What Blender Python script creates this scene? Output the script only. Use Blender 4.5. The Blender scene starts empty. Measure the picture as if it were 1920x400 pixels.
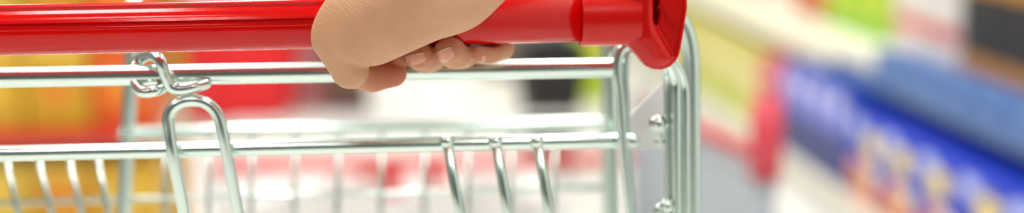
import bpy, bmesh, math, random
import numpy as np
from mathutils import Vector, Matrix, Euler

random.seed(7)
scene = bpy.context.scene
C = scene.collection
R = math.radians

# ---------------------------------------------------------------- camera
FPX = 2667.0                       # 50 mm lens on 36 mm sensor, 1920 px wide
CAM = Vector((0, 0, 1.10))
cam_d = bpy.data.cameras.new('camera')
cam = bpy.data.objects.new('camera', cam_d)
C.objects.link(cam)
cam.location = CAM
cam.rotation_euler = (R(90 - 10.1), 0, R(-6.12))
cam_d.lens = 50.0
cam_d.sensor_width = 36.0
cam_d.clip_start = 0.02
cam_d.dof.use_dof = True
cam_d.dof.focus_distance = 0.775
cam_d.dof.aperture_fstop = 2.3
scene.camera = cam
CROT = Euler(cam.rotation_euler).to_matrix()

# ---------------------------------------------------------------- world, exposure
w = bpy.data.worlds.new('world')
scene.world = w
w.use_nodes = True
w.node_tree.nodes['Background'].inputs[0].default_value = (1, 1, 1, 1)
w.node_tree.nodes['Background'].inputs[1].default_value = 0.3
scene.view_settings.view_transform = 'Standard'
scene.view_settings.look = 'None'
scene.view_settings.gamma = 1.0
scene.view_settings.use_curve_mapping = False
scene.view_settings.exposure = -0.12
LAMP_POWER = 18.5                  # watts of light of each ceiling lamp


def P(px, py, Y):
    """World point on the plane y = Y that a pixel of the photograph looks at."""
    d = CROT @ Vector(((px - 960) / FPX, -(py - 200) / FPX, -1.0))
    return CAM + d * ((Y - CAM.y) / d.y)


def G(px, py, Z=0.0):
    """World point on the level z = Z that a pixel looks at."""
    d = CROT @ Vector(((px - 960) / FPX, -(py - 200) / FPX, -1.0))
    return CAM + d * ((Z - CAM.z) / d.z)


# ---------------------------------------------------------------- materials
MATS = {}


def lin(c):
    return tuple((x / 12.92 if x <= 0.04045 else ((x + 0.055) / 1.055) ** 2.4) for x in (v / 255 for v in c)) + (1,)


def mat(name, rgb, rough=0.5, metal=0.0, noise=0.0, nscale=30, bump=0.0, bscale=200, coat=0.0, emit=0.0,
        trans=0.0, spec=0.5):
    if name in MATS:
        return MATS[name]
    m = bpy.data.materials.new(name)
    m.use_nodes = True
    nt = m.node_tree
    b = nt.nodes['Principled BSDF']
    col = lin(rgb)
    b.inputs['Base Color'].default_value = col
    b.inputs['Roughness'].default_value = rough
    b.inputs['Metallic'].default_value = metal
    b.inputs['Coat Weight'].default_value = coat
    b.inputs['Specular IOR Level'].default_value = spec
    b.inputs['Transmission Weight'].default_value = trans
    if emit:
        b.inputs['Emission Color'].default_value = col
        b.inputs['Emission Strength'].default_value = emit
    tc = nt.nodes.new('ShaderNodeTexCoord')
    if noise:
        n = nt.nodes.new('ShaderNodeTexNoise')
        n.inputs['Scale'].default_value = nscale
        n.inputs['Detail'].default_value = 4
        nt.links.new(tc.outputs['Object'], n.inputs['Vector'])
        mx = nt.nodes.new('ShaderNodeMix')
        mx.data_type = 'RGBA'
        mx.inputs[6].default_value = tuple(max(0, x * (1 - noise)) for x in col[:3]) + (1,)
        mx.inputs[7].default_value = tuple(min(1, x * (1 + noise)) for x in col[:3]) + (1,)
        nt.links.new(n.outputs['Fac'], mx.inputs[0])
        nt.links.new(mx.outputs[2], b.inputs['Base Color'])
    if bump:
        n2 = nt.nodes.new('ShaderNodeTexNoise')
        n2.inputs['Scale'].default_value = bscale
        n2.inputs['Detail'].default_value = 3
        nt.links.new(tc.outputs['Object'], n2.inputs['Vector'])
        bp = nt.nodes.new('ShaderNodeBump')
        bp.inputs['Strength'].default_value = bump
        bp.inputs['Distance'].default_value = 0.001
        nt.links.new(n2.outputs['Fac'], bp.inputs['Height'])
        nt.links.new(bp.outputs['Normal'], b.inputs['Normal'])
    MATS[name] = m
    return m


def skin_material():
    m = bpy.data.materials.new('skin')
    m.use_nodes = True
    nt = m.node_tree
    N, L = nt.nodes.new, nt.links.new
    b = nt.nodes['Principled BSDF']
    tc = N('ShaderNodeTexCoord')
    at = N('ShaderNodeAttribute'); at.attribute_name = 'flush'
    n = N('ShaderNodeTexNoise'); n.inputs['Scale'].default_value = 55; n.inputs['Detail'].default_value = 5
    L(tc.outputs['Object'], n.inputs['Vector'])
    m1 = N('ShaderNodeMix'); m1.data_type = 'RGBA'
    m1.inputs[6].default_value = lin((190, 140, 104)); m1.inputs[7].default_value = lin((212, 164, 126))
    L(n.outputs['Fac'], m1.inputs[0])
    m2 = N('ShaderNodeMix'); m2.data_type = 'RGBA'
    m2.inputs[7].default_value = lin((186, 92, 68))
    L(at.outputs['Fac'], m2.inputs[0]); L(m1.outputs[2], m2.inputs[6])
    L(m2.outputs[2], b.inputs['Base Color'])
    b.inputs['Roughness'].default_value = 0.48
    b.inputs['Specular IOR Level'].default_value = 0.4
    b.inputs['Subsurface Weight'].default_value = 0.12
    b.inputs['Subsurface Radius'].default_value = (1.0, 0.35, 0.2)
    b.inputs['Subsurface Scale'].default_value = 0.006
    # fine skin lines: stretched noise across the heel of the hand, plus pores
    mr = N('ShaderNodeMapping'); mr.inputs['Rotation'].default_value = (0, R(-35), 0)
    mp = N('ShaderNodeMapping'); mp.inputs['Scale'].default_value = (110, 200, 700)
    L(tc.outputs['Object'], mr.inputs['Vector']); L(mr.outputs[0], mp.inputs['Vector'])
    n2 = N('ShaderNodeTexNoise'); n2.inputs['Scale'].default_value = 1.0; n2.inputs['Detail'].default_value = 4
    n2.inputs['Distortion'].default_value = 0.6
    L(mp.outputs[0], n2.inputs['Vector'])
    n3 = N('ShaderNodeTexVoronoi'); n3.inputs['Scale'].default_value = 900
    L(tc.outputs['Object'], n3.inputs['Vector'])
    ad = N('ShaderNodeMath'); ad.operation = 'MULTIPLY_ADD'; ad.inputs[1].default_value = 0.22
    L(n3.outputs['Distance'], ad.inputs[0]); L(n2.outputs['Fac'], ad.inputs[2])
    bp = N('ShaderNodeBump'); bp.inputs['Strength'].default_value = 0.75; bp.inputs['Distance'].default_value = 0.0008
    L(ad.outputs[0], bp.inputs['Height']); L(bp.outputs[0], b.inputs['Normal'])
    MATS['skin'] = m
    return m


RED = mat('red_plastic', (200, 4, 3), 0.10, noise=0.06, nscale=14, bump=0.02, bscale=300, spec=.35)
REDCAP = mat('red_cap_plastic', (206, 16, 12), 0.24, noise=0.05, nscale=40, bump=0.08, bscale=700, spec=.35)
CHROME = mat('zinc_chrome', (214, 229, 223), 0.25, metal=1.0, bump=0.03, bscale=350)
BOLT = mat('zinc_bolt', (205, 216, 210), 0.28, metal=1.0)
WHITEPL = mat('white_plastic', (242, 240, 244), 0.45)
FLOORM = mat('floor_tile', (232, 230, 224), 0.32, noise=0.02, nscale=6)
JOINT = mat('floor_joint', (196, 194, 188), 0.7)
WALLM = mat('wall_paint', (214, 216, 210), 0.8, noise=0.02, nscale=3)
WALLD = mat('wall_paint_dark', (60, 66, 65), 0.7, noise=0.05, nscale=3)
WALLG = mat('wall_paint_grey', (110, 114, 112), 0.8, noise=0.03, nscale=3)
CEILM = mat('ceiling_paint', (160, 160, 158), 0.9, noise=0.02, nscale=3)
STEELW = mat('white_steel', (226, 226, 222), 0.4)
STEELG = mat('grey_steel', (150, 158, 166), 0.4)
RUBBER = mat('black_rubber', (28, 28, 30), 0.6)
BLACKP = mat('black_plastic', (14, 13, 14), 0.5)


# ---------------------------------------------------------------- mesh helpers
def link(o, parent=None):
    C.objects.link(o)
    if parent is not None:
        o.parent = parent
        o.matrix_parent_inverse = Matrix.Translation(-parent_loc(parent)) if False else Matrix.Identity(4)
    return o


def parent_loc(p):
    return p.location


def obj(name, me, material, parent=None, smooth=True):
    o = bpy.data.objects.new(name, me)
    if material is not None and len(me.materials) == 0:
        me.materials.append(material)
    if smooth:
        me.polygons.foreach_set('use_smooth', [True] * len(me.polygons))
    C.objects.link(o)
    if parent is not None:
        o.parent = parent
    return o


def tag(o, label=None, cat=None, group=None, kind=None):
    if label: o['label'] = label
    if cat: o['category'] = cat
    if group: o['group'] = group
    if kind: o['kind'] = kind
    return o


def thing(name, label, cat, loc=(0, 0, 0), rotz=0.0, group=None):
    o = bpy.data.objects.new(name, None)
    o.empty_display_size = 0.05
    C.objects.link(o)
    o.location = loc
    o.rotation_euler = (0, 0, rotz)
    return tag(o, label, cat, group)


def bm_mesh(bm, name='mesh'):
    bmesh.ops.recalc_face_normals(bm, faces=bm.faces)
    me = bpy.data.meshes.new(name)
    bm.to_mesh(me)
    bm.free()
    return me


def box_me(x0, x1, y0, y1, z0, z1, bev=0.0, seg=2):
    bm = bmesh.new()
    bmesh.ops.create_cube(bm, size=1)
    for v in bm.verts:
        v.co = Vector((x0 + (v.co.x + .5) * (x1 - x0), y0 + (v.co.y + .5) * (y1 - y0), z0 + (v.co.z + .5) * (z1 - z0)))
    if bev:
        bmesh.ops.bevel(bm, geom=bm.edges[:], offset=bev, segments=seg, affect='EDGES', profile=0.5)
    return bm_mesh(bm)


def spline(pts, n=8, closed=False):
    pts = [Vector(p) for p in pts]
    out = []
    m = len(pts)
    rng = range(m) if closed else range(m - 1)
    for i in rng:
        if closed:
            p0, p1, p2, p3 = pts[(i - 1) % m], pts[i], pts[(i + 1) % m], pts[(i + 2) % m]
        else:
            p0 = pts[i - 1] if i else pts[0] * 2 - pts[1]
            p1, p2 = pts[i], pts[i + 1]
            p3 = pts[i + 2] if i + 2 < m else pts[-1] * 2 - pts[-2]
        for k in range(n):
            t = k / n
            out.append(0.5 * ((2 * p1) + (p2 - p0) * t + (2 * p0 - 5 * p1 + 4 * p2 - p3) * t * t
                              + (3 * p1 - p0 - 3 * p2 + p3) * t ** 3))
    if not closed:
        out.append(pts[-1])
    return out


def tube_bm(bm, pts, r, seg=14, closed=False, cap=True, radii=None, dome=False):
    pts = [Vector(p) for p in pts]
    if dome and not closed:                       # rounded wire ends
        a, b = (pts[0] - pts[1]).normalized(), (pts[-1] - pts[-2]).normalized()
        radii = [r * .35, r * .8] + [r] * len(pts) + [r * .8, r * .35]
        pts = [pts[0] + a * r * .9, pts[0] + a * r * .55] + pts + [pts[-1] + b * r * .55, pts[-1] + b * r * .9]
    n = len(pts)
    if radii is None:
        radii = [r] * n
    rings = []
    t0 = (pts[1] - pts[0]).normalized()
    ref = Vector((0, 0, 1)) if abs(t0.z) < .8 else Vector((1, 0, 0))
    u = t0.cross(ref).normalized()
    for i in range(n):
        if closed:
            t = (pts[(i + 1) % n] - pts[i - 1]).normalized()
        else:
            t = (pts[min(i + 1, n - 1)] - pts[max(i - 1, 0)]).normalized()
        u = (u - t * u.dot(t)).normalized()
        v = t.cross(u)
        rings.append([bm.verts.new(pts[i] + (u * math.cos(a) + v * math.sin(a)) * radii[i])
                      for a in (2 * math.pi * k / seg for k in range(seg))])
    for i in range(n if closed else n - 1):
        a, b = rings[i], rings[(i + 1) % n]
        for k in range(seg):
            bm.faces.new((a[k], a[(k + 1) % seg], b[(k + 1) % seg], b[k]))
    if cap and not closed:
        bm.faces.new(rings[0][::-1])
        bm.faces.new(rings[-1])


def tube(name, pts, r, material, parent, seg=14, closed=False, dome=False, sp=0, radii=None):
    bm = bmesh.new()
    if sp:
        pts = spline(pts, sp, closed)
    tube_bm(bm, pts, r, seg, closed, True, radii, dome)
    return obj(name, bm_mesh(bm), material, parent)


def lathe_me(prof, axis='Z', seg=40, close=True):
    """prof: list of (radius, height)."""
    bm = bmesh.new()
    rings = []
    for (r, h) in prof:
        ring = []
        for k in range(seg):
            a = 2 * math.pi * k / seg
            c, s = r * math.cos(a), r * math.sin(a)
            ring.append(bm.verts.new((c, s, h) if axis == 'Z' else (h, c, s) if axis == 'X' else (c, h, s)))
        rings.append(ring)
    for a, b in zip(rings, rings[1:]):
        for k in range(seg):
            bm.faces.new((a[k], a[(k + 1) % seg], b[(k + 1) % seg], b[k]))
    if close:
        bm.faces.new(rings[0][::-1]); bm.faces.new(rings[-1])
    return bm_mesh(bm)


def prism_me(poly, axis, lo, hi, bev=0.0):
    """poly in the plane across the axis; axis 'Y' -> poly is (x, z)."""
    bm = bmesh.new()
    def pt(p, t):
        return (p[0], t, p[1]) if axis == 'Y' else (t, p[0], p[1]) if axis == 'X' else (p[0], p[1], t)
    a = [bm.verts.new(pt(p, lo)) for p in poly]
    b = [bm.verts.new(pt(p, hi)) for p in poly]
    n = len(poly)
    for k in range(n):
        bm.faces.new((a[k], a[(k + 1) % n], b[(k + 1) % n], b[k]))
    bm.faces.new(a[::-1]); bm.faces.new(b)
    if bev:
        bmesh.ops.recalc_face_normals(bm, faces=bm.faces)
        es = [e for e in bm.edges if e.is_manifold and e.calc_face_angle(0) > 0.6]
        bmesh.ops.bevel(bm, geom=es, offset=bev, segments=2, affect='EDGES', profile=0.5)
    return bm_mesh(bm)


def copy_tree(o, parent=None):
    c = o.copy()
    C.objects.link(c)
    c.parent = parent
    for ch in [x for x in o.children]:
        copy_tree(ch, c)
    return c


# ---------------------------------------------------------------- distance-field modelling
def surface_nets(d, org, h):
    s = d < 0
    nx, ny, nz = d.shape
    cnt = np.zeros((nx - 1, ny - 1, nz - 1), np.int8)
    offs = [(i, j, k) for i in (0, 1) for j in (0, 1) for k in (0, 1)]
    for (i, j, k) in offs:
        cnt += s[i:nx - 1 + i, j:ny - 1 + j, k:nz - 1 + k]
    act = (cnt > 0) & (cnt < 8)
    ci, cj, ck = np.nonzero(act)
    idx = -np.ones(act.shape, np.int64)
    idx[act] = np.arange(len(ci))
    acc = np.zeros((len(ci), 3)); num = np.zeros(len(ci))
    for a in offs:
        for ax in range(3):
            if a[ax]:
                continue
            b = list(a); b[ax] = 1
            va = d[ci + a[0], cj + a[1], ck + a[2]]
            vb = d[ci + b[0], cj + b[1], ck + b[2]]
            m = (va < 0) != (vb < 0)
            t = np.where(m, va / np.where(m, va - vb, 1), 0)
            p = np.zeros((len(ci), 3)); p += np.array(a)
            p[:, ax] += t
            acc[m] += p[m]; num[m] += 1
    verts = (np.stack([ci, cj, ck], 1) + acc / num[:, None]) * h + np.array(org)
    quads = []
    for ax in range(3):
        o1, o2 = [(1, 2), (2, 0), (0, 1)][ax]
        sl0 = [slice(1, -1)] * 3; sl1 = [slice(1, -1)] * 3
        sl0[ax] = slice(0, -1); sl1[ax] = slice(1, None)
        a, b = s[tuple(sl0)], s[tuple(sl1)]
        e = np.nonzero(a != b)
        base = np.stack(e, 1)
        base[:, o1] += 1; base[:, o2] += 1
        flip = a[e]
        def cell(d1, d2):
            q = base.copy(); q[:, o1] += d1; q[:, o2] += d2
            return idx[q[:, 0], q[:, 1], q[:, 2]]
        q = np.stack([cell(-1, -1), cell(0, -1), cell(0, 0), cell(-1, 0)], 1)
        q[~flip] = q[~flip][:, ::-1]
        quads.append(q)
    quads = np.concatenate(quads)
    quads = quads[(quads >= 0).all(1)]
    return verts, quads


def round_cone(p, a, b, ra, rb):
    a = np.array(a, np.float32); b = np.array(b, np.float32)
    ab = b - a
    pa = p - a
    t = np.clip((pa @ ab) / max(ab @ ab, 1e-9), 0, 1)
    q = pa - t[..., None] * ab
    return np.sqrt((q * q).sum(-1)) - (ra + (rb - ra) * t)


def ellipsoid(p, c, r, rot=None):
    q = p - np.array(c, np.float32)
    if rot is not None:
        q = q @ np.array(rot, np.float32)
    r = np.array(r, np.float32)
    k0 = np.sqrt(((q / r) ** 2).sum(-1)); k1 = np.sqrt(((q / r ** 2) ** 2).sum(-1))
    return k0 * (k0 - 1) / np.maximum(k1, 1e-6)


def smin(a, b, k):
    hh = np.clip(0.5 + 0.5 * (b - a) / k, 0, 1)
    return b + (a - b) * hh - k * hh * (1 - hh)


def poly_sdf(px, pz, poly):
    poly = np.array(poly, np.float32)
    n = len(poly)
    d = np.full(px.shape, 1e9, np.float32); s = np.ones(px.shape, np.float32)
    j = n - 1
    for i in range(n):
        ex, ez = poly[j] - poly[i]
        wx, wz = px - poly[i][0], pz - poly[i][1]
        t = np.clip((wx * ex + wz * ez) / (ex * ex + ez * ez), 0, 1)
        d = np.minimum(d, (wx - ex * t) ** 2 + (wz - ez * t) ** 2)
        c1 = pz >= poly[i][1]; c2 = pz < poly[j][1]; c3 = ex * wz > ez * wx
        s = np.where((c1 & c2 & c3) | (~c1 & ~c2 & ~c3), -s, s)
        j = i
    return s * np.sqrt(d)


def grid_pts(lo, hi, h):
    ax = [np.arange(lo[i], hi[i] + h, h, dtype=np.float32) for i in range(3)]
    return np.stack(np.meshgrid(*ax, indexing='ij'), -1)


def np_mesh(verts, quads, name='mesh'):
    me = bpy.data.meshes.new(name)
    me.from_pydata([tuple(v) for v in verts], [], [tuple(int(i) for i in q) for q in quads])
    me.update()
    return me


# ---------------------------------------------------------------- the shop: shell
X0, X1, Y0, Y1, ZC = -3.4, 2.05, -2.6, 11.4, 3.3
fl = obj('floor', box_me(X0, X1, Y0, Y1, -0.12, -0.004), JOINT, None, False)
tag(fl, kind='structure', label='pale tiled shop floor')
tile_me = box_me(-0.2975, 0.2975, -0.2975, 0.2975, -0.004, 0.0, 0.0015, 1)
tile_me.materials.append(FLOORM)
ty = 3.0
while ty < Y1 - 0.3:                              # tiles the photograph could see, each its own piece
    tx = -1.9
    while tx < X1 - 0.3:
        t = bpy.data.objects.new('tile', tile_me)
        t.location = (tx, ty + 0.3, 0)
        C.objects.link(t); t.parent = fl
        tx += 0.6
    ty += 0.6
near = obj('floor_tile_field', box_me(X0, X1, Y0, 3.0, -0.004, 0.0), FLOORM, fl, False)
for nm, b in (('wall_back', (X0, X1, Y1, Y1 + .1, 0, ZC)), ('wall_front', (X0, X1, Y0 - .1, Y0, 0, ZC)),
              ('wall_left', (X0 - .1, X0, Y0, Y1, 0, ZC)), ('wall_right', (X1, X1 + .1, Y0, Y1, 0, ZC))):
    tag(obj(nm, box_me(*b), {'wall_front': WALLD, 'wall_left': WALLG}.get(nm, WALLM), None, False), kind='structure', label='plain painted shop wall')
tag(obj('ceiling', box_me(X0, X1, Y0, Y1, ZC, ZC + .1), CEILM, None, False), kind='structure', label='white shop ceiling')

DIFF = mat('lamp_diffuser', (255, 253, 248), 0.5, emit=12.0)


def ceiling_light(x, y):
    t = thing('ceiling_light', 'white linear ceiling lamp with glowing diffuser', 'ceiling light', (x, y, ZC), 0, 'ceiling lamps')
    obj('housing', box_me(-.17, .17, -.78, .78, -.07, 0, .006), STEELW, t, False)
    obj('diffuser', box_me(-.15, .15, -.75, .75, -.078, -.068, .003), DIFF, t, False)
    ld = bpy.data.lights.new('lamp', 'AREA')
    ld.shape = 'RECTANGLE'; ld.size = .3; ld.size_y = 1.5
    ld.energy = LAMP_POWER; ld.color = (1.0, 0.975, 0.94)
    lo = bpy.data.objects.new('lamp', ld)
    lo.location = (0, 0, -.085)
    C.objects.link(lo); lo.parent = t


for lx in (-2.2, -0.55, 1.1):
    for ly in (-1.3, 1.2, 3.7, 6.3, 9.0):
        ceiling_light(lx, ly)

# ---------------------------------------------------------------- the shopping cart
YH = 0.80                                          # the handle's plane
RH = 0.0136                                        # handle radius
hb = P(1040, 79, YH - 0.0)                         # a point of the handle's lower edge
HZ = hb.z + RH
XR = P(1180, 30, YH).x
XL = -0.345
cart = thing('shopping_cart', 'chromed wire shopping cart with a ribbed red plastic push handle', 'shopping cart', (0, 0.95, 0))
CO = Vector((0, 0.95, 0))


def L(p):
    return Vector(p) - CO


def lp(px, py, Y):
    return P(px, py, Y) - CO


def cart_tube(name, pts, r, sp=0, dome=False, m=None, closed=False, seg=14):
    return tube(name, pts, r, m or CHROME, cart, seg, closed, dome, sp)


# handle tube
HTILT = 0.0077                                     # the handle drops a little towards its left end
me = lathe_me([(RH * .9, XL - .03 - XR), (RH, XL - .028 - XR), (RH, -.2 - XR), (RH, -XR), (RH, 0)], 'X', 56)
hd = obj('handle', me, RED, cart)
hd.location = L((XR, YH, HZ))
hd.rotation_euler = (0, -HTILT, 0)
tag(hd, label='glossy red plastic push handle')
# ribbed label channel on the left length of the handle
prof = []
def pol(a, r):
    prof.append((-math.cos(R(a)) * r * 1e-3, math.sin(R(a)) * r * 1e-3))
RC = 14.0
for a in range(-270, 4, 6): pol(a - 10, RC)
for a, r in ((-4, RC), (3, RC), (5, RC + .6), (9, RC + .6), (10.5, RC - .5), (18, RC - .5), (19, RC + 1.3), (25, RC + 1.3), (27, RC - .2)): pol(a, r)
pa, pb = [(-math.cos(R(a)) * (RC - .2) * 1e-3, math.sin(R(a)) * (RC - .2) * 1e-3) for a in (27, 58)]
for k in (1, 2, 3, 4): prof.append((pa[0] + (pb[0] - pa[0]) * k / 4, pa[1] + (pb[1] - pa[1]) * k / 4))
for a, r in ((60, RC + 1.2), (66, RC + 1.2), (69, RC), (76, RC)): pol(a, r)
bm = bmesh.new()
xs = [XL + .01 - XR, P(790, 40, YH).x - XR]
rings = [[bm.verts.new((x, y, z)) for (y, z) in prof] for x in xs]
n = len(prof)
for k in range(n):
    bm.faces.new((rings[0][k], rings[0][(k + 1) % n], rings[1][(k + 1) % n], rings[1][k]))
bm.faces.new(rings[0][::-1]); bm.faces.new(rings[1])
es = [e for e in bm.edges if e.is_manifold and R(20) < e.calc_face_angle(0) < R(80) and abs(e.verts[0].co.x - e.verts[1].co.x) > .05]
bmesh.ops.bevel(bm, geom=es, offset=.00025, segments=2, affect='EDGES', profile=.5)
ch = obj('label_channel', bm_mesh(bm), RED, hd)
ch.data.set_sharp_from_angle(angle=R(32))
# collar sleeve where the handle meets the end cap
sx0, sx1 = P(1086, 40, YH).x - XR, P(1182, 40, YH).x - XR
RS = RH + .0021
me = lathe_me([(RH * .98, sx0), (RS - .0006, sx0), (RS, sx0 + .0006), (RS + .0001, sx0 + .012), (RS + .0002, sx1 - .006), (RS + .0008, sx1 + .004)], 'X', 56)
sl = obj('handle_sleeve', me, REDCAP, hd)
sl.data.set_sharp_from_angle(angle=R(35))


# end cap: rounded elbow block with a pocket in its face
def cap_mesh():
    org = P(1235, 40, YH)
    def q(px, py):
        p = P(px, py, YH - .012)
        return ((p.x - org.x) * 1000, (p.z - org.z) * 1000)
    outer = [q(*p) for p in ((1170, -30), (1171, 60), (1176, 80), (1186, 92), (1202, 111), (1213, 126), (1226, 132), (1243, 133),
                             (1258, 127), (1268, 117), (1275, 104), (1280, 78), (1285, 48), (1290, 14), (1289, -12), (1279, -34),
                             (1255, -46), (1190, -47), (1177, -42))]
    pocket = [q(*p) for p in ((1229, -34), (1229, 42), (1233, 54), (1243, 70), (1268, 108), (1271, 101), (1276, 75), (1284, 14), (1282, -12), (1272, -30), (1255, -36))]
    bodyp = [q(*p) for p in ((1170, -45), (1227, -45), (1229, 40), (1235, 58), (1250, 84), (1267, 112), (1259, 124), (1243, 130),
                             (1226, 129), (1214, 124), (1202, 110), (1186, 91), (1176, 79), (1171, 60))]
    slot = [q(*p) for p in ((1227, -30), (1239, -30), (1240, 30), (1237, 47), (1231, 50), (1227, 40))]
    h = 0.7
    g = grid_pts((-26, -26, -34), (22, 24, 30), h)
    x, y, z = g[..., 0], g[..., 1], g[..., 2]

    def slab(p2, y0, y1, r):
        d2, dy = p2 + r, np.maximum(y0 - y, y - y1) + r
        return np.minimum(np.maximum(d2, dy), 0) + np.sqrt(np.maximum(d2, 0) ** 2 + np.maximum(dy, 0) ** 2) - r
    po = poly_sdf(x, z, outer)
    tilt = -5.0 + (x - 2.0) * -0.10                       # the plate turns its face to the left
    plate = slab(po, -3.0 + tilt, 14.0 + tilt, 1.2)
    lip = slab(np.maximum(po, -po - 2.0), -5.0 + tilt, 2.0 + tilt, 0.9)
    body = slab(poly_sdf(x, z, bodyp), -14.5 + np.clip(-8 - x, 0, 20) * 0.25 - np.clip(-z - 8, 0, 30) * -0.12, 13.0, 6.5)
    d = smin(smin(plate, lip, 1.0), body, 1.6)
    d = -smin(-d, np.maximum(poly_sdf(x, z, slot), y - 4.0), 0.8)
    # low ring bead at the tip
    tip = q(1236, 128)
    return org, surface_nets(d, (-26, -26, -34), h), q


corg, (cv, cq), qf = cap_mesh()
cap = obj('end_cap', np_mesh(cv / 1000, cq), REDCAP, hd)
cap.location = corg - CO - hd.location
# small raised lettering on the pocket floor
fc = bpy.data.curves.new('lettering', 'FONT')
fc.body = 'WANZL'; fc.size = .0052; fc.extrude = .0004; fc.align_x = 'CENTER'; fc.align_y = 'CENTER'
fo = bpy.data.objects.new('tmp', fc); C.objects.link(fo)
dg = bpy.context.evaluated_depsgraph_get()
tme = bpy.data.meshes.new_from_object(fo.evaluated_get(dg))
bpy.data.objects.remove(fo)
tx, tz = qf(1254, 36)
lt = obj('raised_lettering', tme, REDCAP, cap, False)
ty_ = -8.0 + (tx - 2.0) * -0.10 - 0.1
fn = Vector((-0.10, -1, 0)).normalized()
yax = Vector((0.30, 0, 0.95)); yax = (yax - fn * yax.dot(fn)).normalized()
xax = yax.cross(fn).normalized()
M3 = Matrix((xax, yax, fn)).transposed() @ Matrix.Rotation(R(-38), 3, 'Z')
lt.matrix_local = Matrix.Translation(Vector((tx, ty_, tz)) / 1000) @ M3.to_4x4()

# cross rails below the handle
YA = YH + .030
def rail(name, pr, pl_, Y, r, dome=True):
    a = P(*pr, Y); b = P(*pl_, Y)
    b = a + (b - a) * ((XL - a.x) / (b.x - a.x))
    b.z = a.z
    return cart_tube(name, [L(a), L(a.lerp(b, .3)), L(a.lerp(b, .7)), L(b)], r, dome=dome)
rail('top_rail', (1150, 127), (0, 149), YA, .0060)
rail('gate_rail', (1186, 263), (0, 286), YA + .004, .0047)
kn = obj('rail_knob', lathe_me([(.0008, -.0030), (.0028, -.0024), (.0038, 0), (.0028, .0024), (.0008, .0030)], 'X', 20), BOLT, cart)
kn.location = lp(1187, 265, YA + .002)

# hook that wraps the top rail, and the U loop of the gate
hk = [(386, 157, YA - .006), (365, 163, YA - .010), (335, 168, YA - .012), (319, 160, YA - .012), (309, 138, YA - .013), (300, 114, YA - .013),
      (287, 105, YA - .006), (272, 106, YA + .004), (258, 116, YA + .006), (252, 136, YA + .002), (255, 158, YA - .004), (268, 172, YA - .008),
      (292, 170, YA - .009), (306, 164, YA - .004)]
cart_tube('rail_hook', [lp(*p) for p in hk], .0034, sp=6, dome=True)
bk = P(388, 156, YA - .006)
ub = YA - .010
ul = [(362, 500, ub + .012), (345, 400, ub + .006), (326, 300, ub), (318, 250, ub), (316, 218, ub), (330, 197, ub), (360, 188, ub), (390, 196, ub),
      (410, 220, ub), (420, 262, ub), (431, 320, ub + .002), (446, 400, ub + .006), (462, 500, ub + .012)]
UL = [lp(*p) for p in ul]
UL = [UL[0] + (UL[0] - UL[1]) * 1.5] + UL + [UL[-1] + (UL[-1] - UL[-2]) * 1.5]
cart_tube('gate_loop', UL, .0035, sp=6)
# gate wires hanging from the gate rail
def gate_wire(x0, x1, Y, r, ytop=268, name='gate_wire'):
    a = P(x0, ytop, Y); b = P(x1, 400, Y + .004)
    e = a + (b - a) * ((.66 - a.z) / (b.z - a.z))
    return cart_tube(name, [L(a), L(b), L(e)], r, seg=12)
for (a, b) in ((839, 862), (930, 952), (1008, 1030)):
    gate_wire(a, b, YA - .004, .0031)
    nb = obj('weld_bead', lathe_me([(.0005, -.0034), (.0030, -.0026), (.0042, 0), (.0030, .0026), (.0005, .0034)], 'Y', 16), CHROME, cart)
    nb.location = lp(a - 1, 266, YA - .004)

# upright bent wire pair beside the sleeve
def wire_px(name, pts, r, sp=6, drop=True, zlow=.40):
    w_ = [P(*p) for p in pts]
    if drop:
        d = w_[-1] - w_[-2]
        w_.append(w_[-1] + d * ((zlow - w_[-1].z) / d.z))
        # straight run below the frame: keep it from ballooning
    out = spline(w_[:-1], sp) + [w_[-1]] if drop else spline(w_, sp)
    return cart_tube(name, [L(p) for p in out], r)
YB = YA - .004
wire_px('upright_wire', [(1160, 76, YB + .03), (1150, 88, YB + .03), (1144, 112, YB + .03), (1143, 150, YB + .03), (1147, 260, YB + .03), (1149, 400, YB + .03)], .0034)
wire_px('upright_wire', [(1182, 80, YB), (1166, 92, YB), (1158, 112, YB), (1157, 140, YB), (1162, 180, YB), (1166, 240, YB), (1172, 320, YB), (1181, 400, YB)], .0030)
wire_px('upright_wire', [(1186, 92, YB + .012), (1175, 104, YB + .012), (1171, 130, YB + .012), (1172, 180, YB + .012), (1174, 240, YB + .012), (1178, 320, YB + .012), (1184, 400, YB + .012)], .0028)
# post group under the end cap
YC = YH + .014
wire_px('post_wire', [(1236, 112, YC - .006), (1247, 132, YC), (1251, 150, YC + .003), (1252, 240, YC + .003), (1252, 400, YC + .003)], .0024)
wire_px('post_wire', [(1244, 110, YC - .006), (1258, 130, YC - .002), (1266, 152, YC), (1267, 180, YC), (1267, 280, YC), (1268, 400, YC)], .0030)
wire_px('post_wire', [(1252, 106, YC), (1270, 128, YC + .002), (1281, 156, YC + .005), (1284, 190, YC + .005), (1284, 280, YC + .005), (1285, 400, YC + .005)], .0032)
wire_px('frame_post', [(1268, 30, YC + .030), (1281, 48, YC + .030), (1291, 76, YC + .030), (1296, 120, YC + .030), (1297, 200, YC + .030), (1298, 300, YC + .030), (1299, 400, YC + .030)], .0052)

# white gusset plate with its bolts
gp = [P(*p) for p in ((1180, 217, YC + .03), (1247, 149, YC + .03), (1262, 149, YC + .03), (1262, 279, YC + .03), (1180, 279, YC + .03))] if False else \
     [P(x, y, YC + .03) for (x, y) in ((1180, 217), (1246, 150), (1262, 150), (1262, 280), (1180, 280))]
gu = obj('gusset_plate', prism_me([(p.x, p.z) for p in gp], 'Y', -.001, .001, .0004), WHITEPL, cart, False)
gu.location = (0, YC + .03 - CO.y, 0)


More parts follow.
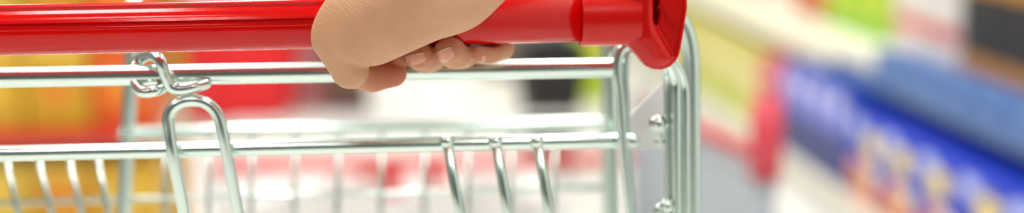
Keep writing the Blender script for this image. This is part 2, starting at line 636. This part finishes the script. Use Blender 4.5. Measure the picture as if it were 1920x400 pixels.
def bolt(px, py, Y, r, tilt=25):
    b = obj('bolt', lathe_me([(r * .95, .006), (r, .0045), (r, .0), (r * .9, -.0016), (r * .55, -.0028), (r * .2, -.0032)], 'Y', 24), BOLT, cart)
    b.location = lp(px, py, Y)
    b.rotation_euler = (R(8), 0, R(-tilt))
    hx = obj('hex_socket', lathe_me([(r * .42, -.0030), (r * .42, -.0034), (r * .30, -.0035)], 'Y', 6), BOLT, b)
    return b
bolt(1231, 235, YC - .002, .0050)
bolt(1252, 232, YC + .004, .0035)
bolt(1237, 266, YC + .004, .0030)
bolt(1249, 388, YC - .002, .0042)
bolt(1240, 398, YC + .000, .0048)

# child-seat frame deeper in the cart
YS = 1.10
a0, a1 = P(232, 240, YS), P(1150, 240, YS)
a1.z = a0.z = (a0.z + a1.z) / 2
cart_tube('seat_rail', [L(a0), L(a0.lerp(a1, .5)), L(a1)], .0052, dome=True)
zt, zb = P(245, 70, YS).z, .62
for px, slope in ((247, -.012), (1136, .004)):
    p = P(px, 110, YS)
    q_ = P(px + (-15 if px < 600 else 4), 400, YS)
    d = q_ - p
    cart_tube('seat_post', [L(p + d * ((zt + .03 - p.z) / d.z)), L(p), L(q_), L(q_ + d * ((zb - q_.z) / d.z))], .0055 if px < 600 else .0046)
for k, px in enumerate(range(312, 1120, 81)):
    p, q_ = P(px, 240, YS), P(px - 3, 400, YS)
    d = q_ - p
    cart_tube('seat_wire', [L(p), L(q_), L(p + d * ((zb - p.z) / d.z))], .0021, seg=10)
h0, h1 = P(-20, 381, YS), P(1150, 376, YS)
h1.z = h0.z
cart_tube('seat_crossbar', [L(h0), L(h0.lerp(h1, .5)), L(h1)], .0021, seg=10)
hl = P(-60, 292, YS); 
for k, (xa, xb) in enumerate(((10, 34), (70, 97), (128, 153), (182, 204))):
    p, q_ = P(xa, 292, YS - .10), P(xb, 400, YS - .10)
    d = q_ - p
    cart_tube('seat_wire', [L(p), L(q_), L(p + d * ((.66 - p.z) / d.z))], .0021, seg=10)
h0, h1 = P(-40, 290, YS - .10), P(250, 286, YS - .10)

# basket, below the picture's lower edge
bx0, bx1, by0, by1 = XL + .01, .195, .86, 1.56
zr, zf = .66, .36
def ring(z, ins, yf):
    return [Vector((bx0 + ins, by0, z)), Vector((bx1 - ins, by0, z)), Vector((bx1 - ins - .04, yf, z)), Vector((bx0 + ins + .04, yf, z))]
rg = {z: ring(z, (zr - z) * .12, by1 - (zr - z) * .5) for z in (zr, .58, .50, .42, zf)}
for z, c in rg.items():
    cart_tube('basket_ring' if z != zr else 'basket_rim', [L(p) for p in c], .0045 if z == zr else .0025, closed=True, seg=10)
top, bot = rg[zr], rg[zf]
for s in range(4):
    for k in range(9):
        t = (k + .5) / 9
        a_, b_ = top[s].lerp(top[(s + 1) % 4], t), bot[s].lerp(bot[(s + 1) % 4], t)
        cart_tube('basket_wire', [L(a_), L(b_)], .002, seg=8)
for k in range(10):
    t = (k + .5) / 10
    cart_tube('basket_floor_wire', [L(bot[0].lerp(bot[1], t)), L(bot[3].lerp(bot[2], t))], .002, seg=8)
# side frames, chassis and casters
for sx in (bx0 - .004, bx1 + .002):
    pts = [(sx, YH + .05, .74), (sx, .86, .60), (sx, .90, .30), (sx, .94, .17), (sx, 1.10, .145), (sx, 1.50, .145)]
    if sx < 0:
        pts = [(sx, YH + .02, HZ), (sx, YH + .03, .90)] + pts
    cart_tube('chassis_tube', [L(p) for p in spline(pts, 6)], .0095)
    cart_tube('chassis_strut', [L((sx, 1.30, .145)), L((sx + (.03 if sx < 0 else -.03), 1.22, .37))], .007)
    for cy in (.97, 1.46):
        ca = obj('caster_fork', box_me(-.016, .016, -.022, .022, .055, .140, .004), STEELG, cart, False)
        ca.location = L((sx, cy, 0))
        wh = obj('wheel', lathe_me([(.02, -.013), (.055, -.012), (.0615, -.006), (.0615, .006), (.055, .012), (.02, .013)], 'X', 28), RUBBER, ca)
        wh.location = (0, 0, .0615)
cart_tube('chassis_crossbar', [L((bx0, 1.50, .145)), L((bx1, 1.50, .145))], .0085)
cart_tube('chassis_crossbar', [L((bx0, .955, .160)), L((bx1, .955, .160))], .0085)

# ---------------------------------------------------------------- the hand on the handle
SK = skin_material()
horg = P(780, 45, YH)
def hp(px, py, yo):
    p = P(px, py, YH + yo / 1000)
    return np.array([(p.x - horg.x) * 1000, (p.y - horg.y) * 1000, (p.z - horg.z) * 1000], np.float32)
axis_z = (HZ - (XR - horg.x) * HTILT - horg.z) * 1000


def chain(p, pts, k=2.0):
    d = None
    for (a, ra), (b, rb) in zip(pts, pts[1:]):
        c = round_cone(p, a, b, ra, rb)
        d = c if d is None else smin(d, c, k)
    return d


FING = {
    'index': [(hp(700, -72, 10), 11), (hp(705, 10, 33), 9.5), (hp(728, 92, 18), 8.5), (hp(742, 110, -2), 7.4)],
    'middle': [(hp(757, -80, 12), 11.5), (hp(772, 5, 35), 10), (hp(806, 104, 16), 9.2), (hp(797, 106, 2), 9.0), (hp(785, 102, -7), 8.4)],
    'ring': [(hp(815, -76, 10), 11), (hp(838, 5, 33), 9.6), (hp(866, 98, 14), 9.2), (hp(853, 97, 1), 9.4), (hp(843, 89, -8), 8.6)],
    'little': [(hp(872, -64, 6), 10), (hp(915, 10, 29), 8.0), (hp(941, 90, 13), 6.6), (hp(920, 96, 5), 6.6), (hp(897, 97, -1), 6.0)],
}
WR = hp(850, -85, -52)
EL = WR + np.array([38, -105, 118], np.float32)


def hand_sdf(p):
    body = round_cone(p, hp(800, -18, -30), hp(642, 62, -22), 23, 16)                      # thumb metacarpal
    body = smin(body, round_cone(p, hp(692, 38, -25), hp(842, -35, -30), 25.0, 25.5), 9)   # ball of the thumb to heel
    body = smin(body, round_cone(p, hp(848, -30, -30), hp(884, -60, -34), 25, 25), 8)      # little-finger side heel
    body = smin(body, ellipsoid(p, hp(770, -50, -16), (30, 24, 20)), 8)
    for f in FING.values():
        body = smin(body, round_cone(p, WR * .55 + f[0][0] * .45, f[0][0], 15, f[0][1]), 7)
    body = smin(body, round_cone(p, hp(845, -60, -40), WR, 25, 24), 10)
    body = smin(body, round_cone(p, WR, EL, 24, 31), 10)
    # thumb
    t1 = round_cone(p, hp(636, 72, -22), hp(656, 131, -21), 15.3, 10.6)
    t2 = smin(round_cone(p, hp(664, 137, -10), hp(700, 142, -7), 9.0, 8.4),
              round_cone(p, hp(700, 142, -7), hp(737, 138, -4), 8.8, 7.7), 3)
    d = smin(body, t1, 2.2)
    d = smin(d, t2, .8)
    for f in FING.values():
        d = smin(d, chain(p, f, 2.5), 1.2)
    # crease where the end of the thumb folds against its first joint
    yy, zz = p[..., 1], p[..., 2] - axis_z
    grip = 14.6 - np.sqrt(yy * yy + zz * zz)
    return -smin(-d, -grip, 1.0) if False else np.maximum(d, grip)


lo = (-74, -165, -48); hi = (84, 50, 172)
HH = 1.25
gp_ = grid_pts(lo, hi, HH)
gd = np.empty(gp_.shape[:3], np.float32)
for i0 in range(0, gp_.shape[0], 16):
    gd[i0:i0 + 16] = hand_sdf(gp_[i0:i0 + 16])
hv, hq = surface_nets(gd, lo, HH)
del gp_, gd
# pull vertices onto the true surface
for _ in range(2):
    v32 = hv.astype(np.float32)
    d0 = hand_sdf(v32)
    gr = np.stack([hand_sdf(v32 + np.eye(3, dtype=np.float32)[k] * .3) - hand_sdf(v32 - np.eye(3, dtype=np.float32)[k] * .3) for k in range(3)], 1) / .6
    hv = hv - np.clip(d0, -.6, .6)[:, None] * gr
person = thing('person', "right hand and wrist of a person gripping the red cart handle, thumb hooked underneath", 'person', tuple(horg))
hand = obj('hand', np_mesh(hv / 1000, hq), SK, person)
# redder skin at the finger ends and the thumb tip (its own colour)
fl_ = np.zeros(len(hv), np.float32)
v32 = hv.astype(np.float32)
for c, rad, amt in [(hp(728, 138, -6), 20, .9), (hp(785, 94, -10), 14, .75), (hp(842, 80, -10), 14, .7), (hp(900, 94, -2), 14, .6), (hp(742, 110, 0), 10, .6)]:
    fl_ = np.maximum(fl_, amt * np.clip(1.25 - np.sqrt(((v32 - c) ** 2).sum(1)) / rad, 0, 1))
at_ = hand.data.attributes.new('flush', 'FLOAT', 'POINT')
at_.data.foreach_set('value', fl_)

NAIL = mat('nail', (214, 152, 128), 0.22, noise=0.04, nscale=200)
NTIP = mat('nail_edge', (238, 222, 205), 0.35)


def nail(px, py, yo, up_px, wid, hei, tip=True):
    c = hp(px, py, yo)
    camd = np.array([(CAM[i] - horg[i]) * 1000 for i in range(3)], np.float32) - c
    camd /= np.linalg.norm(camd)
    # march from the camera to the skin
    up = hp(px + up_px[0], py + up_px[1], yo) - c
    up -= camd * (up @ camd); up /= np.linalg.norm(up)
    rt = np.cross(up, camd); rt /= np.linalg.norm(rt)
    nu, nv = 11, 13
    verts, faces, mats = [], [], []
    Q, lifts = [], []
    for j in range(nv):
        v = -1 + 2 * j / (nv - 1)
        for i in range(nu):
            u = -1 + 2 * i / (nu - 1)
            sq = math.sqrt(max(0, 1 - .5 * v * v)) if v < 0 else (1 - .10 * v * v)
            uu, vv = u * sq, v * (math.sqrt(max(0, 1 - .30 * u * u)))
            Q.append(c + rt * (uu * wid / 2) + up * (vv * hei / 2) + camd * 40.0)
            edge = max(abs(u), abs(v) if v < 0 else 0)
            lift = .45 * (1 - edge ** 6) - .12 * edge ** 6
            lifts.append(.55 if j >= nv - 2 else lift)
    Q = np.array(Q, np.float32)
    for _ in range(40):                           # march from the camera to the skin
        Q = Q - camd * (hand_sdf(Q) * .8)[:, None]
    verts = list((Q + camd * np.array(lifts, np.float32)[:, None]) / 1000)
    for j in range(nv - 1):
        for i in range(nu - 1):
            a = j * nu + i
            faces.append((a, a + 1, a + nu + 1, a + nu)); mats.append(1 if j >= nv - 2 and tip else 0)
    me = bpy.data.meshes.new('nail')
    me.from_pydata([tuple(v) for v in verts], [], faces)
    me.materials.append(NAIL); me.materials.append(NTIP)
    me.polygons.foreach_set('material_index', mats)
    o = obj('fingernail', me, None, person)
    sm = o.modifiers.new('thick', 'SOLIDIFY'); sm.thickness = .0005; sm.offset = -1
    return o


nail(778, 112, -8, (-7, -30), 12.6, 6.4)
nail(835, 104, -8, (-12, -28), 10.6, 7.4)
nail(907, 110, -3, (-26, -8), 3.6, 2.4, False)
# shirt cuff further up the arm
WRv, ELv = Vector(WR) / 1000, Vector(EL) / 1000
dv = (ELv - WRv).normalized()
cuff = tube('sleeve', [WRv + dv * .115, WRv + dv * .118, WRv + dv * .20, WRv + dv * .34], .04,
            mat('shirt_cotton', (92, 108, 138), .85, bump=.3, bscale=900), person, 28, radii=[.036, .039, .043, .048])

ORD = ['first', 'second', 'third', 'fourth', 'fifth', 'sixth', 'seventh', 'eighth', 'ninth', 'tenth', 'eleventh', 'twelfth',
       'thirteenth', 'fourteenth', 'fifteenth', 'sixteenth', 'seventeenth', 'eighteenth', 'nineteenth', 'twentieth']
# ---------------------------------------------------------------- products: one builder for cartons
def carton(name, label, cat, group, x, y, z, sx, sy, sz, rgb, prints=(), rotz=0.0, face='X'):
    """Box standing at (x, y, z) (centre of its base). prints: (shape, u, v, w, h, rgb) on the face seen."""
    key = name + str(rgb)
    t = thing(name, label, cat, (x, y, z), rotz, group)
    m = mat('card_%d_%d_%d' % rgb, rgb, .45, noise=.05, nscale=12)
    obj('carton_body', box_me(-sx / 2, sx / 2, -sy / 2, sy / 2, 0, sz, min(.006, sx * .05), 2), m, t, False)
    fw = sy if face == 'X' else sx
    for (sh, u, v, w_, h_, c) in prints:
        pm = mat('print_%d_%d_%d' % c, c, .4, noise=.06, nscale=18)
        if sh == 'disc':
            pts = [(u * fw + math.cos(a) * w_ * fw / 2, v * sz + math.sin(a) * h_ * sz / 2) for a in (2 * math.pi * k / 18 for k in range(18))]
        elif sh == 'bean':
            pts = [(u * fw + math.cos(a) * w_ * fw / 2 * (1 + .18 * math.sin(3 * a)), v * sz + math.sin(a) * h_ * sz / 2 * (1 + .15 * math.cos(2 * a))) for a in (2 * math.pi * k / 20 for k in range(20))]
        else:
            pts = [(u * fw - w_ * fw / 2, v * sz - h_ * sz / 2), (u * fw + w_ * fw / 2, v * sz - h_ * sz / 2),
                   (u * fw + w_ * fw / 2, v * sz + h_ * sz / 2), (u * fw - w_ * fw / 2, v * sz + h_ * sz / 2)]
        if face == 'X':
            me = prism_me([(-a, b) for a, b in pts], 'X', -sx / 2 - .0012 - .0004 * len(t.children), -sx / 2 + .001)
        else:
            me = prism_me(pts, 'Y', -sy / 2 - .0012 - .0004 * len(t.children), -sy / 2 + .001)
        obj('printed_panel', me, pm, t, False)
    return t


# ---------------------------------------------------------------- shelving on the right
SX = 1.42
shelf = thing('shelving_unit', 'long white steel shelving run along the right wall, stocked with cartons', 'shelf', (SX, 2.3, 0))
SO = Vector((SX, 2.3, 0))
SL = 7.4
def spart(name, b, m, bev=.003):
    return obj(name, box_me(b[0], b[1], b[2], b[3], b[4], b[5], bev), m, shelf, False)
spart('plinth', (.03, .60, 0, SL, 0, .075), STEELW)
spart('base_deck', (0, .60, 0, SL, .075, .10), STEELW)
spart('back_panel', (.585, .60, 0, SL, .10, 1.7), mat('back_panel_grey', (120, 124, 132), .6))
for k in range(7):
    y = k * (SL - .04) / 6
    spart('upright', (.56, .60, y, y + .04, .10, 1.72), STEELG)
STRIP = mat('price_strip_blue', (84, 118, 170), .35)
STRIPW = mat('price_strip_white', (238, 234, 214), .4)
for nm, z, dep in (('shelf_board', .425, .50), ('shelf_board', .98, .42), ('shelf_board', 1.40, .42)):
    spart(nm, (.60 - dep, .585, 0, SL, z, z + .025), STEELW)
    for k in range(7):
        y = k * SL / 7
        spart('price_strip', (.60 - dep - .010, .60 - dep + .001, y + .004, y + SL / 7 - .004, z - .012, z + .035), STRIP if k < 2 else STRIPW, .002)
for k in range(7):
    y = k * SL / 7
    spart('price_strip', (-.010, .001, y + .004, y + SL / 7 - .004, .070, .108), STRIPW, .002)

GB = 'blue cartons on the bottom shelf'
def lower(ys, ye, step, name, label, group, rgb, prints, h=.27, dep=.2, x=SX + .02, rev=False):
    y = ys
    i = 0
    n_ = int((ye - ys) / step + 1e-6)
    while y + step <= ye + 1e-6:
        carton(name, label % ORD[min(i, 19) if not rev else n_ - 1 - i], 'carton', group, x + dep / 2, y + step / 2, .10, dep, step - .008, h, rgb,
               prints(i) if callable(prints) else prints)
        y += step; i += 1


def snack_print(i):
    o = [(0.08, .30), (-.1, .24), (.0, .34), (.12, .26)][i % 4]
    return [('rect', 0, .12, .98, .24, (214, 112, 70)), ('bean', -.10 + o[0], .34, .50, .30, (230, 136, 84)),
            ('disc', .16 - o[0], .70, .44, .30, (250, 226, 96)), ('bean', .24, .34, .36, .26, (250, 232, 160)),
            ('disc', -.32, .14, .30, .2, (60, 30, 28)), ('disc', -.26, .84, .42, .2, (196, 206, 250))]
lower(2.46, 4.02, .26, 'snack_carton', '%s orange-printed bright blue snack carton counted from the plain blue cartons, bottom shelf', GB, (18, 56, 190), snack_print, .255, rev=True)
lower(4.04, 4.72, .17, 'powder_carton', '%s plain blue carton with lavender print counted from the orange-printed snack cartons', 'plain blue cartons on the bottom shelf',
      (30, 74, 176), [('rect', 0, .74, .94, .44, (110, 122, 222)), ('bean', -.1, .80, .5, .26, (222, 222, 252)), ('rect', 0, .26, .98, .5, (8, 34, 116))], .30)
lower(4.74, 4.98, .12, 'red_carton', '%s slim red carton after the plain blue cartons, before the yellow packs', 'slim red cartons on the bottom shelf',
      (206, 40, 74), [('rect', 0, .8, .9, .2, (232, 120, 150))], .28)
lower(5.00, 7.40, .16, 'yellow_pack', '%s yellow and green pack counted from the slim red cartons, bottom shelf', 'yellow packs on the bottom shelf',
      (206, 198, 112), lambda i: [('rect', 0, .25, .96, .4, [(190, 200, 84), (208, 206, 96), (168, 188, 70)][i % 3]), ('disc', .1, .62, .5, .4, (244, 236, 190))], .27)
lower(7.40, 9.4, .25, 'pale_pack', '%s pale grey pack counted from the yellow packs on the bottom shelf', 'pale packs on the bottom shelf',
      (206, 204, 190), [('rect', 0, .5, .6, .4, (186, 178, 160))], .27)

ZS = .450
XS = SX + .115
y = 2.5
kk = 8
while y < 4.1:                                     # flat blue packs along the shelf edge
    carton('flat_blue_pack', ORD[kk] + ' low blue-grey pack counted from the cream packs along the middle shelf edge', 'pack', 'low blue packs on the middle shelf', XS + .055, y + .09, ZS, .10, .172, .07,
           (70, 112, 176), [('rect', 0, .5, .5, .4, (124, 156, 206))])
    y += .18; kk -= 1
y = 4.12
kk = 0
while y < 7.6:
    carton('flat_cream_pack', ORD[kk] + ' low cream-yellow pack counted from the blue-grey packs along the middle shelf edge', 'pack', 'low cream packs on the middle shelf', XS + .055, y + .09, ZS, .10, .172, .06,
           (250, 246, 226), [('rect', 0, .5, .5, .5, (252, 248, 232))])
    y += .18; kk += 1
XU = SX + .24
def upper(ys, ye, n, name, label, group, rgb, prints, h):
    st = (ye - ys) / n
    for i in range(n):
        carton(name, label % ORD[n - 1 - i if name == 'black_carton' else i], 'carton', group if n > 1 else None, XU + .11, ys + st * (i + .5), ZS, .2, st - .006, h, rgb, prints(i) if callable(prints) else prints)
upper(2.9, 3.80, 4, 'black_carton', '%s black carton with orange bands on the middle shelf, counted from the red-banded white cartons', 'black cartons on the middle shelf', (22, 22, 34),
      [('rect', 0, .15, .98, .26, (196, 138, 62)), ('rect', 0, .86, .98, .24, (214, 148, 56))], .38)
upper(3.81, 4.31, 2, 'white_carton', '%s white carton with a red band on the middle shelf, counted from the black cartons', 'white cartons on the middle shelf', (238, 232, 226),
      [('rect', 0, .33, .96, .10, (214, 46, 50)), ('rect', 0, .72, .7, .2, (226, 222, 222))], .42)
upper(4.32, 4.96, 3, 'lime_carton', '%s yellow-centred lime carton on the middle shelf, counted from the red-banded white cartons', 'lime cartons on the middle shelf', (150, 206, 60),
      [('bean', 0, .5, .7, .5, (206, 222, 36)), ('rect', 0, .9, .9, .16, (226, 232, 150))], .38)
upper(4.97, 5.34, 2, 'orange_carton', '%s orange carton with brown foot on the middle shelf, counted from the lime cartons', 'orange cartons on the middle shelf', (226, 120, 72),
      [('rect', 0, .14, .96, .26, (180, 110, 80))], .36)
upper(5.35, 5.75, 2, 'ivory_carton', '%s ivory carton with a coral disc on the middle shelf, counted from the orange cartons', 'ivory cartons on the middle shelf', (232, 226, 206),
      [('disc', 0, .55, .6, .4, (226, 130, 100))], .36)
upper(5.76, 6.6, 4, 'olive_carton', '%s olive grey carton with pale print on the middle shelf, counted from the ivory cartons', 'olive cartons on the middle shelf', (168, 166, 130),
      [('rect', 0, .5, .7, .4, (214, 200, 170))], .34)
upper(6.61, 8.6, 6, 'stone_carton', '%s stone grey carton on the middle shelf, counted from the olive cartons', 'stone grey cartons on the middle shelf', (186, 186, 172),
      [('rect', 0, .4, .7, .3, (206, 160, 140))], .34)

# ---------------------------------------------------------------- yellow display on the left
DY = 3.2
disp = thing('display_rack', 'end display rack with red shelf strip holding mustard yellow boxes', 'shelf', (-.90, DY, 0))
def dpart(name, b, m, bev=.003):
    return obj(name, box_me(*b, bev), m, disp, False)
dpart('plinth', (-.45, .45, .02, .50, 0, .08), STEELW)
dpart('base_deck', (-.45, .45, 0, .50, .08, .10), STEELW)
dpart('back_panel', (-.45, .45, .48, .50, .10, 1.5), mat('display_back', (214, 176, 60), .6))
zsh = P(150, 262, DY).z
dpart('shelf_board', (-.45, .45, .01, .48, zsh - .02, zsh), STEELW)
dpart('price_strip', (-.45, .45, -.004, .008, zsh - .014, zsh + .024), mat('strip_red', (206, 30, 22), .4), .002)
dpart('shelf_board', (-.45, .45, .06, .48, .93, .95), STEELW)
YCOL = [(206, 158, 30), (212, 166, 44), (198, 144, 26), (210, 176, 66)]
def mustard(i):
    return [('bean', .1 * ((i % 3) - 1), .5, .55, .4, [(232, 196, 70), (222, 140, 40), (196, 140, 30)][i % 3]), ('rect', 0, .9, .9, .1, (236, 206, 96))]
i = 0
for z0, n, hh, lvl in ((.10, 6, .15, 'bottom row on the base'), (.255, 6, .15, 'upper row on the base'), (zsh, 6, .22, 'bottom row on the shelf'), (zsh + .225, 6, .22, 'upper row on the shelf')):
    for k in range(n):
        wd = .88 / n
        xx = -.90 - .44 + wd * (k + .5)
        last = (k == n - 1)
        carton('orange_box' if last and z0 > .4 else 'mustard_box',
               'burnt orange box ending the %s of the display rack' % lvl if last and z0 > .4 else ORD[n - 1 - k] + ' mustard box from the aisle end, %s of the display rack' % lvl,
               'box', 'burnt orange boxes on the display rack' if last and z0 > .4 else 'mustard boxes on the display rack', xx, DY + .16, z0, wd - .006, .24, hh,
               (222, 96, 24) if last and z0 > .4 else YCOL[(i * 7) % 4], mustard(i) if not last else [('rect', 0, .5, .6, .3, (232, 140, 30) if z0 > .4 else (226, 190, 70))], face='Y')
        i += 1

# ---------------------------------------------------------------- things on the floor further down the aisle
def tub(name, label, cat, px, py, w_, hgt, rgb, taper=.82, rim=None, group=None, rough=.35):
    g = G(px, py)
    t = thing(name, label, cat, tuple(g), 0, group)
    r = w_ / 2
    m = mat(name + '_plastic', rgb, rough, noise=.04, nscale=8)
    pr = [(r * taper * .80, 0), (r * taper * .95, .012), (r * taper, .04), (r * (taper + 1) / 2, hgt * .5), (r, hgt - .02), (r, hgt),
          (r * .95, hgt), (r * .93, hgt - .03), (r * (taper + 1) / 2 * .94, hgt * .5), (r * taper * .9, .05), (r * .1, .045)]
    obj('tub_wall', lathe_me(pr, 'Z', 40), m, t)
    rm = bmesh.new()
    tube_bm(rm, [Vector((math.cos(a) * r * 1.01, math.sin(a) * r * 1.01, hgt - .008)) for a in (2 * math.pi * k / 36 for k in range(36))], .012, 8, True)
    obj('rim', bm_mesh(rm), m, t)
    for s in (-1, 1):
        hn = bmesh.new()
        tube_bm(hn, spline([(s * r, -.06, hgt - .05), (s * (r + .035), -.04, hgt - .055), (s * (r + .035), .04, hgt - .055), (s * r, .06, hgt - .05)], 5), .009, 8)
        obj('grip', bm_mesh(hn), m, t)
    return t


tub('red_tub', 'large round red plastic tub standing on the floor beyond the display rack', 'tub', 446, 216, .55, .46, (222, 0, 22), .88)
g = G(574, 200)
carton('pink_carton', 'small pink carton on the floor beside the red tub', 'carton', None, g.x, g.y + .1, 0, .17, .2, .34, (214, 130, 140), [('rect', 0, .5, .7, .3, (226, 190, 190))], face='Y')
g = G(652, 212)
carton('brown_carton', 'dark brown carton on the floor between pink carton and open aisle', 'carton', None, g.x, g.y + .12, 0, .19, .24, .30, (88, 62, 54), [('rect', 0, .5, .8, .3, (110, 80, 66))], face='Y')
g = G(1116, 192)
carton('lime_box', 'lime green box on the floor behind the black bin', 'box', None, g.x + .02, g.y + .15, 0, .17, .3, .42, (176, 200, 30), [('bean', 0, .5, .6, .4, (206, 216, 60))], face='Y')
g = G(1010, 150)
carton('tan_crate_box', 'wide brown cardboard box on the floor behind the black bin', 'box', None, g.x - .04, g.y + .35, 0, .42, .4, .46, (116, 96, 70), [('rect', 0, .5, .5, .3, (150, 128, 96))], face='Y')
# black bin
g = G(1036, 338)
bin_ = thing('waste_bin', 'black tapered plastic bin with a swing lid on the floor', 'bin', (g.x, g.y + .08, 0), R(4))
bm = bmesh.new()
lv = [(.056, 0), (.062, .008), (.118, .40), (.124, .41), (.124, .43)]
rg_ = []
for (hw, z) in lv:
    rr_ = hw * .25
    pts = []
    for cx, cy, a0_ in ((1, 1, 0), (-1, 1, 90), (-1, -1, 180), (1, -1, 270)):
        for a in (0, 30, 60, 90):
            pts.append((cx * (hw - rr_) + rr_ * math.cos(R(a0_ + a)), cy * (hw - rr_) + rr_ * math.sin(R(a0_ + a)), z))
    rg_.append([bm.verts.new(p) for p in pts])
for a, b in zip(rg_, rg_[1:]):
    for k in range(16):
        bm.faces.new((a[k], a[(k + 1) % 16], b[(k + 1) % 16], b[k]))
bm.faces.new(rg_[0][::-1]); bm.faces.new(rg_[-1])
obj('bin_body', bm_mesh(bm), BLACKP, bin_, False)
obj('lid', prism_me([(-.113, .425), (.113, .425), (.106, .46), (.05, .50), (-.05, .50), (-.106, .46)], 'Y', -.113, .113, .006), BLACKP, bin_, False)
obj('swing_flap', prism_me([(-.06, .466), (.06, .466), (.04, .497), (-.04, .497)], 'Y', -.117, -.111, .001), mat('flap_grey', (40, 38, 38), .5), bin_, False)

# ---------------------------------------------------------------- wire promotion bin with red rim
BY = 2.9
zrim = P(800, 306, BY).z
bxl, bxr = P(395, 306, BY).x, P(1262, 306, BY).x
pb_ = thing('promotion_bin', 'low white wire promotion bin with a red rim, ahead of the cart', 'bin', ((bxl + bxr) / 2, BY, 0))
hw = (bxr - bxl) / 2
WIREW = mat('white_wire', (232, 232, 230), .4)
REDR = mat('rim_red', (214, 26, 34), .4)
for nm, a, b in (('rim', (-hw, 0), (hw, 0)), ('rim', (-hw, .5), (hw, .5)), ('rim', (-hw, 0), (-hw, .5)), ('rim', (hw, 0), (hw, .5))):
    obj(nm, box_me(min(a[0], b[0]) - .008, max(a[0], b[0]) + .008, min(a[1], b[1]) - .008, max(a[1], b[1]) + .008, zrim - .014 + (.008 if a[1] or b[1] else 0), zrim + .014 - (.008 if a[1] or b[1] else 0), .003), WIREW if a[1] or b[1] else REDR, pb_, False)
for sx in (-hw, hw):
    for sy in (0, .5):
        tube('leg', [(sx, sy, 0), (sx, sy, zrim)], .010, WIREW, pb_, 10)
nw = 22
for k in range(1, nw):
    x = -hw + 2 * hw * k / nw
    for sy in (0, .5):
        tube('bin_wire', [(x, sy, .10), (x, sy, zrim - .01)], .0025, WIREW, pb_, 6)
for z in (.10, .17, .24, .31, .38):
    for sy in (0, .5):
        tube('bin_wire', [(-hw, sy, z), (hw, sy, z)], .0025, WIREW, pb_, 6)
    for sx in (-hw, hw):
        tube('bin_wire', [(sx, 0, z), (sx, .5, z)], .0025, WIREW, pb_, 6)
for k in range(1, 10):
    for sx in (-hw, hw):
        tube('bin_wire', [(sx, .05 * k, .10), (sx, .05 * k, zrim - .01)], .0025, WIREW, pb_, 6)
obj('bin_floor', box_me(-hw + .004, hw - .004, .004, .496, .098, .104), WIREW, pb_, False)
cx0 = pb_.location.x
k = 0
xx = -hw + .03
while xx < hw - .32:
    carton('white_pack', ORD[k] + ' white pack from the display rack end of the wire promotion bin', 'pack', 'white packs in the wire bin', cx0 + xx + .05, BY + .13, .106, .095, .2, .28 + .02 * (k % 3), (236, 234, 230),
           [('rect', 0, .55, .6, .3, (224, 222, 222))], face='Y')
    xx += .102; k += 1
for j, px in enumerate((693, 735, 816)):
    p = P(px, 322, BY + .06)
    k = int((p.x - cx0 + hw - .03) / .102)
    ztop = .106 + .28 + .02 * (k % 3)
    carton('red_pack', ['small red pack on the white packs, nearest the display rack', 'wider red pack between two small ones on the white packs',
                        'small red pack on the white packs, nearest the black bin'][j], 'pack', 'red packs in the wire bin', p.x, BY + .07, ztop, .054 if j == 1 else .036, .07,
           max(.03, p.z + .016 - ztop), (232, 10, 14), [('rect', 0, .5, .6, .2, (240, 60, 50))], face='Y')

# ---------------------------------------------------------------- mesh guide barrier with a red rail
BD = 2.2
c0 = P(1436, 300, BD)
zr_ = c0.z
c1 = G(1306, 238, zr_)
dirv = Vector((c1.x - c0.x, c1.y - c0.y, 0)); dirv.normalize()
bar = thing('guide_barrier', 'grey mesh guide barrier with a red top rail and red post sleeve', 'barrier', (c0.x, c0.y, 0), math.atan2(dirv.y, dirv.x))
LB = .58
tube('post', [(0, 0, 0), (0, 0, .60)], .018, STEELG, bar, 16)
tube('post_sleeve', [(0, 0, P(1436, 332, BD).z), (0, 0, P(1436, 186, BD).z)], .027, mat('sleeve_red', (206, 60, 80), .4), bar, 20)
tube('post', [(LB, 0, 0), (LB, 0, zr_ + .02)], .018, STEELG, bar, 16)
for x in (0, LB):
    o = obj('post_foot', lathe_me([(.07, 0), (.07, .006), (.03, .012), (.02, .03)], 'Z', 24), STEELG, bar); o.location = (x, 0, 0)
tube('top_rail', [(0, 0, zr_), (LB, 0, zr_)], .010, mat('rail_red', (214, 40, 60), .4), bar, 12)
tube('bottom_rail', [(0, 0, .12), (LB, 0, .12)], .010, STEELG, bar, 10)
MW = mat('mesh_grey', (184, 192, 198), .5)
for k in range(1, 34):
    x = LB * k / 34
    tube('mesh_wire', [(x, 0, .12), (x, 0, zr_)], .0036, MW, bar, 6)
for k in range(1, 16):
    z = .12 + (zr_ - .12) * k / 16
    tube('mesh_wire', [(0, 0.006, z), (LB, 0.006, z)], .0036, MW, bar, 6)
